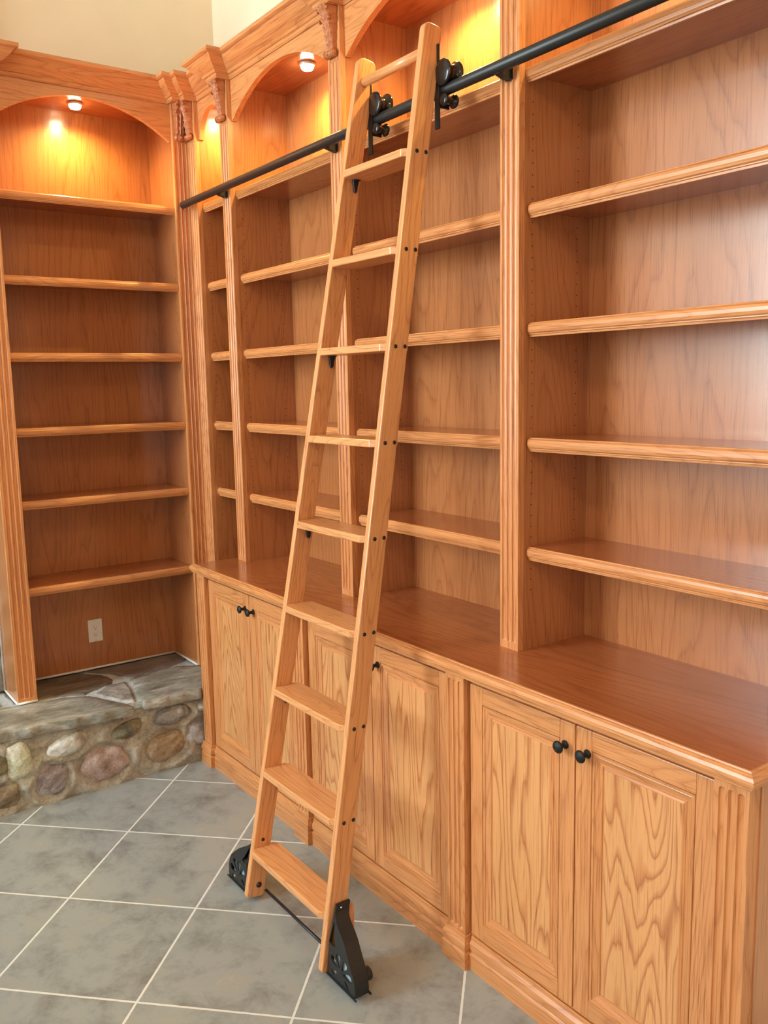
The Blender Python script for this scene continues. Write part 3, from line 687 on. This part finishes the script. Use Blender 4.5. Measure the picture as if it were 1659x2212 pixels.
# wheel housings
def housing(xs, sg):
    """xs: outer face of the stile, sg: +1 outwards to +X"""
    y0, y1 = -.556, -.508
    zb = .016
    out = [(.0008, zb), (.147, zb), (.150, .034), (.148, .060), (.140, .084), (.124, .108), (.104, .128), (.080, .147), (.058, .160), (.040, .169), (.026, .178), (.016, .188), (.010, .200), (.0085, .219), (.0008, .222)]
    SH = lambda z: max(0, z - .112) * .33                       # the casing leans with the ladder
    X = lambda u: xs + sg * u
    H = []
    def pet(a, r0, r1, w0, w1, c=(.074, .056)):
        a = R(a); ca, sa = math.cos(a), math.sin(a)
        loop = [(r0, -w0), (r0 + (r1 - r0) * .45, -w1 * .72), (r0 + (r1 - r0) * .75, -w1), (r1 - .003, -w1 * .75), (r1, 0), (r1 - .003, w1 * .75), (r0 + (r1 - r0) * .75, w1), (r0 + (r1 - r0) * .45, w1 * .72), (r0, w0)]
        return [(c[0] + ca * r - sa * q, c[1] + sa * r + ca * q) for r, q in loop]
    H.append(pet(148, .014, .058, .002, .0118)); H.append(pet(103, .014, .055, .002, .0115)); H.append(pet(56, .014, .056, .002, .0120)); H.append(pet(9, .014, .060, .002, .0125))
    H.append(pet(203, .024, .050, .003, .0085)); H.append(pet(-32, .026, .056, .002, .0080))
    H.append([(.012, .122), (.030, .118), (.046, .122), (.030, .146), (.020, .168), (.013, .180)])
    # triangulate plate with holes
    from mathutils.geometry import delaunay_2d_cdt
    vs = [Vector(p) for p in out]; es = [(i, (i + 1) % len(out)) for i in range(len(out))]
    for h in H:
        b = len(vs); vs += [Vector(p) for p in h]; es += [(b + i, b + (i + 1) % len(h)) for i in range(len(h))]
    rv, re_, rf, *_ = delaunay_2d_cdt(vs, es, [], 1, 1e-6)
    def inside(p, poly):
        r = False; j = len(poly) - 1
        for i in range(len(poly)):
            if (poly[i][1] > p[1]) != (poly[j][1] > p[1]) and p[0] < (poly[j][0] - poly[i][0]) * (p[1] - poly[i][1]) / (poly[j][1] - poly[i][1]) + poly[i][0]: r = not r
            j = i
        return r
    mb = MB()
    for f in rf:
        cx = sum(rv[i][0] for i in f) / len(f); cz = sum(rv[i][1] for i in f) / len(f)
        if any(inside((cx, cz), h) for h in H): continue
        for y in (y0, y0 + .004): mb.quad([(X(rv[i][0]), y + SH(rv[i][1]), rv[i][1]) for i in f])
    for h in H:
        for i in range(len(h)):
            a, b = h[i], h[(i + 1) % len(h)]; sa_, sb_ = SH(a[1]), SH(b[1]); mb.quad([(X(a[0]), y0 + sa_, a[1]), (X(b[0]), y0 + sb_, b[1]), (X(b[0]), y0 + sb_ + .004, b[1]), (X(a[0]), y0 + sa_ + .004, a[1])])
    # outer shell band and back plate
    for i in range(1, len(out) - 1):
        a, b = out[i], out[i + 1]
        mb.quad([(X(a[0]), y0 + SH(a[1]), a[1]), (X(b[0]), y0 + SH(b[1]), b[1]), (X(b[0]), y1 + SH(b[1]), b[1]), (X(a[0]), y1 + SH(a[1]), a[1])], 0, 6 > i or i > 20)
    mb.quad([(X(p[0]), y1 + SH(p[1]), p[1]) for p in out])
    mb.box(min(X(-.0), X(.158)), max(X(-.0), X(.158)), y0 - .0035, y0, .0145, .0190)
    mb.box(min(X(.0), X(.156)), max(X(.0), X(.156)), y1, y1 + .005, .0135, .0190)
    h = obj('wheel_housing', mb, BLACK, t)
    wm = MB(); wm.lathe((X(.074), y0 + .0085, .0535), (0, 1, 0), [(0, .046), (.003, .053), (.030, .053), (.034, .046)], 40); obj('wheel', wm, WHEEL, h)
    ax = MB(); ax.cyl((X(.074), y0 - .0015, .056), (X(.074), y1 + .010, .056), .0055, 14); obj('axle', ax, BLACK, h)
    sc = MB(); sc.lathe((X(.0088), y0 + .018 + SH(.210), .210), (sg, 0, 0), [(0, .0042), (.0012, .0038), (.0022, .0015)], 12)
    obj('screw', sc, STEEL, h)
    kn = MB(); kn.lathe((X(.110), y1 + .004, .046), (0, 1, 0), [(0, .009), (.006, .010), (.008, .019), (.024, .020), (.027, .016)], 24); obj('brake_knob', kn, BLACK, h)
housing(XR_ + TH, 1); housing(XA, -1)
mb = MB(); mb.cyl((XA + .028, -.502, .026), (XR_ + .004, -.502, .026), .0052, 14); obj('tie_rod', mb, BLACK, t)
mb = MB(); mb.prism([(-.487, .125), (-.460, .110), (-.455, .125), (-.455, .198), (-.462, .206), (-.482, .213), (-.4715, .19)], lambda p: (XR_ + .001, p[0], p[1]), lambda p: (XR_ + TH + .001, p[0], p[1])); obj('spacer_block', mb, LADV, t, bevel=.002)

# ------------------------------------------------------------------ stone hearth and chimney
t = thing('stone_hearth', 'raised fieldstone hearth with flagstone top under the left bookcase', 'hearth', (0, -.6, 0))
from mathutils import noise as mn
mb = MB(); ny, nz = 260, 30
S = [(-1.011, .205, .115, .158, 'pale', 8), (-.812, .232, .165, .092, 'white', 14), (-.894, .098, .150, .150, 'purple', 25), (-.661, .105, .215, .165, 'pink', 12), (-.379, .108, .215, .140, 'ochre', 16), (-.564, .232, .165, .068, 'dark', 16), (-.335, .252, .175, .082, 'mott', 6), (-.218, .135, .115, .135, 'grey', 60), (-1.082, .080, .140, .115, 'brown', 15), (-1.112, .222, .085, .12, 'dark', 70), (-.182, .262, .075, .055, 'white', 0)]
def HF(i, j):
    y = -2.9 + (2.9 + .28) * i / (ny - 1); z = .315 * j / (nz - 1)
    d = .012 * mn.noise(Vector((y * 9, z * 9, 1))) + .006 * mn.noise(Vector((y * 30, z * 30, 5)))
    for q in S:                                   # mortar swells up around each stone
        r2 = ((y - q[0]) / (q[2] * .62)) ** 2 + ((z - q[1]) / (q[3] * .66)) ** 2
        d += .020 * math.exp(-abs(r2 - 1) * 2.2) if r2 > .6 else .01
    return (.262 + d + .02 * (1 - z / .315) ** 3, y, z)
mb.grid(ny, nz, HF); mb.quad([(.262, -2.9, .0), (-.325, -2.9, 0), (-.325, -2.9, .315), (.262, -2.9, .315)]); mb.quad([(.25, .28, .0), (-.325, .28, 0), (-.325, .28, .315), (.25, .28, .315)])
mb.quad([(-.325, -2.9, .315), (.262, -2.9, .315), (.262, .28, .315), (-.325, .28, .315)])
obj('mortar_core', mb, MORTAR, t)
def stone(y, z, w, h, mat, rot=0, dep=.045, seed=0, X0=.268, name='river_stone', parent=None, xdir=True):
    mb = MB(); nu, nv = 44, 30; ca, sa = math.cos(R(rot)), math.sin(R(rot))
    def P(i, j):
        a = 2 * math.pi * i / (nu - 1); b = math.pi * (j / (nv - 1)) - math.pi / 2
        e = lambda v, k: math.copysign(abs(v) ** k, v)
        u = e(math.cos(b), .8) * e(math.cos(a), .85); v = e(math.cos(b), .8) * e(math.sin(a), .85); q = math.sin(b)
        n = Vector((u, v, q)); k = 1.03 + .20 * mn.noise(n * 1.3 + Vector((seed * 3.1, seed, 0))) + .09 * mn.noise(n * 3.2 + Vector((seed, 0, seed))) + .035 * mn.noise(n * 8 + Vector((seed, 5, seed)))
        uu, vv = u * w / 2 * k, v * h / 2 * k
        return (X0 + q * dep * k, y + uu * ca - vv * sa, z + uu * sa + vv * ca)
    mb.grid(nu, nv, P); return obj(name, mb, mat, parent)
for k, (y, z, w_, h_, mt, rot) in enumerate(S): stone(y, z, w_, h_, ROCKS[mt], rot, .036, k, .268, parent=t)
rk = list(ROCKS.values())
yy = -1.27
for k in range(14):
    for zz in (.09, .235):
        stone(yy + random.uniform(-.02, .02), zz + random.uniform(-.012, .012), random.uniform(.12, .17), random.uniform(.09, .13), random.choice(rk), random.uniform(-20, 20), .04, k + zz * 50, .272, parent=t)
    yy -= .125
# flagstones
gm = MB(); gm.box(-.322, .262, -2.9, .28, .316, .348); obj('grout_bed', gm, GROUT, t)
def flag(poly, mat, z=.357, dz=.044, seed=0):
    pts = []
    n = len(poly)
    for i in range(n):
        a, b = Vector(poly[i]), Vector(poly[(i + 1) % n]); k = max(2, int((b - a).length / .011))
        for q in range(k):
            p = a.lerp(b, q / k); f = .010 * mn.noise(Vector((p.x * 14, p.y * 14, seed))) + .004 * mn.noise(Vector((p.x * 60, p.y * 60, seed)))
            pts.append((p.x + f, p.y + .7 * f))
    c = Vector((sum(p[0] for p in pts) / len(pts), sum(p[1] for p in pts) / len(pts)))
    mb = MB(); m = len(pts); rings = [(1, z - dz), (1.004, z - .028), (1.0, z - .012), (.994, z - .004), (.98, z), (.8, z), (.55, z), (.25, z)]
    for s, zz in rings:
        for p in pts:
            q = c + (Vector(p) - c) * s; h = zz + (.0035 * mn.noise(Vector((q.x * 8, q.y * 8, seed))) + .0018 * mn.noise(Vector((q.x * 30, q.y * 30, seed))) if zz >= z - .005 else 0)
            if zz < z - .03: q = c + (Vector(p) - c) * (.985 + .01 * mn.noise(Vector((p[0] * 20, p[1] * 20, 3))))
            mb.v.append((q.x, q.y, h))
    for r_ in range(len(rings) - 1):
        for i in range(m):
            j = (i + 1) % m; mb.f.append((r_ * m + i, r_ * m + j, (r_ + 1) * m + j, (r_ + 1) * m + i)); mb.m.append(0); mb.sm.append(True)
    e = (len(rings) - 1) * m; mb.f.append(tuple(range(e, e + m))); mb.m.append(0); mb.sm.append(True)
    return obj('flagstone', mb, mat, t)
flag([(-.04, -.415), (.05, -.435), (.20, -.468), (.295, -.480), (.312, -.36), (.320, -.215), (.292, -.17), (.292, .25), (.05, .25), (-.02, -.05), (-.09, -.16)], FLAG[0], seed=1)
flag([(-.03, -.445), (.10, -.462), (.265, -.500), (.235, -.545), (.14, -.585), (.05, -.610), (-.02, -.52)], FLAG[3], seed=2, z=.355)
flag([(.075, -.640), (.18, -.590), (.275, -.545), (.325, -.53), (.318, -.70), (.300, -.86), (.285, -1.10), (.26, -1.34), (.0, -1.32), (-.02, -1.0), (.02, -.75)], FLAG[0], seed=3, z=.356)
flag([(-.315, -.60), (-.20, -.50), (-.10, -.475), (-.05, -.50), (.0, -.60), (.03, -.66), (-.03, -.78), (-.05, -.95), (-.32, -.95)], FLAG[1], seed=4, z=.353)
flag([(-.31, -.56), (-.19, -.46), (-.11, -.43), (-.06, -.40), (-.10, -.20), (-.20, -.02), (-.32, .1)], FLAG[2], seed=5, z=.353)
flag([(-.31, -1.0), (-.05, -1.0), (-.03, -1.35), (.22, -1.38), (.30, -1.9), (-.31, -1.9)], FLAG[3], seed=6)
flag([(-.31, -1.93), (.30, -1.93), (.29, -2.88), (-.31, -2.88)], FLAG[0], seed=7)

t = thing('stone_chimney', 'fieldstone chimney face at the far left edge beside the hearth bookcase', 'chimney', (-.28, -1.7, .36))
mb = MB(); mb.box(-.326, -.245, -2.9, -.948, .358, ZC - .002); obj('mortar_core', mb, MORTAR, t)
k = 0; z = .44
while z < 2.95:
    y = -1.0 - random.uniform(0, .03)
    while y > -2.3:
        w_ = random.uniform(.11, .19); k += 1
        stone(y - w_ * .25, z + random.uniform(-.015, .015), w_, random.uniform(.10, .15), random.choice(rk), random.uniform(-25, 25), .035, k, -.245, parent=t)
        y -= w_ + .02
    z += .155
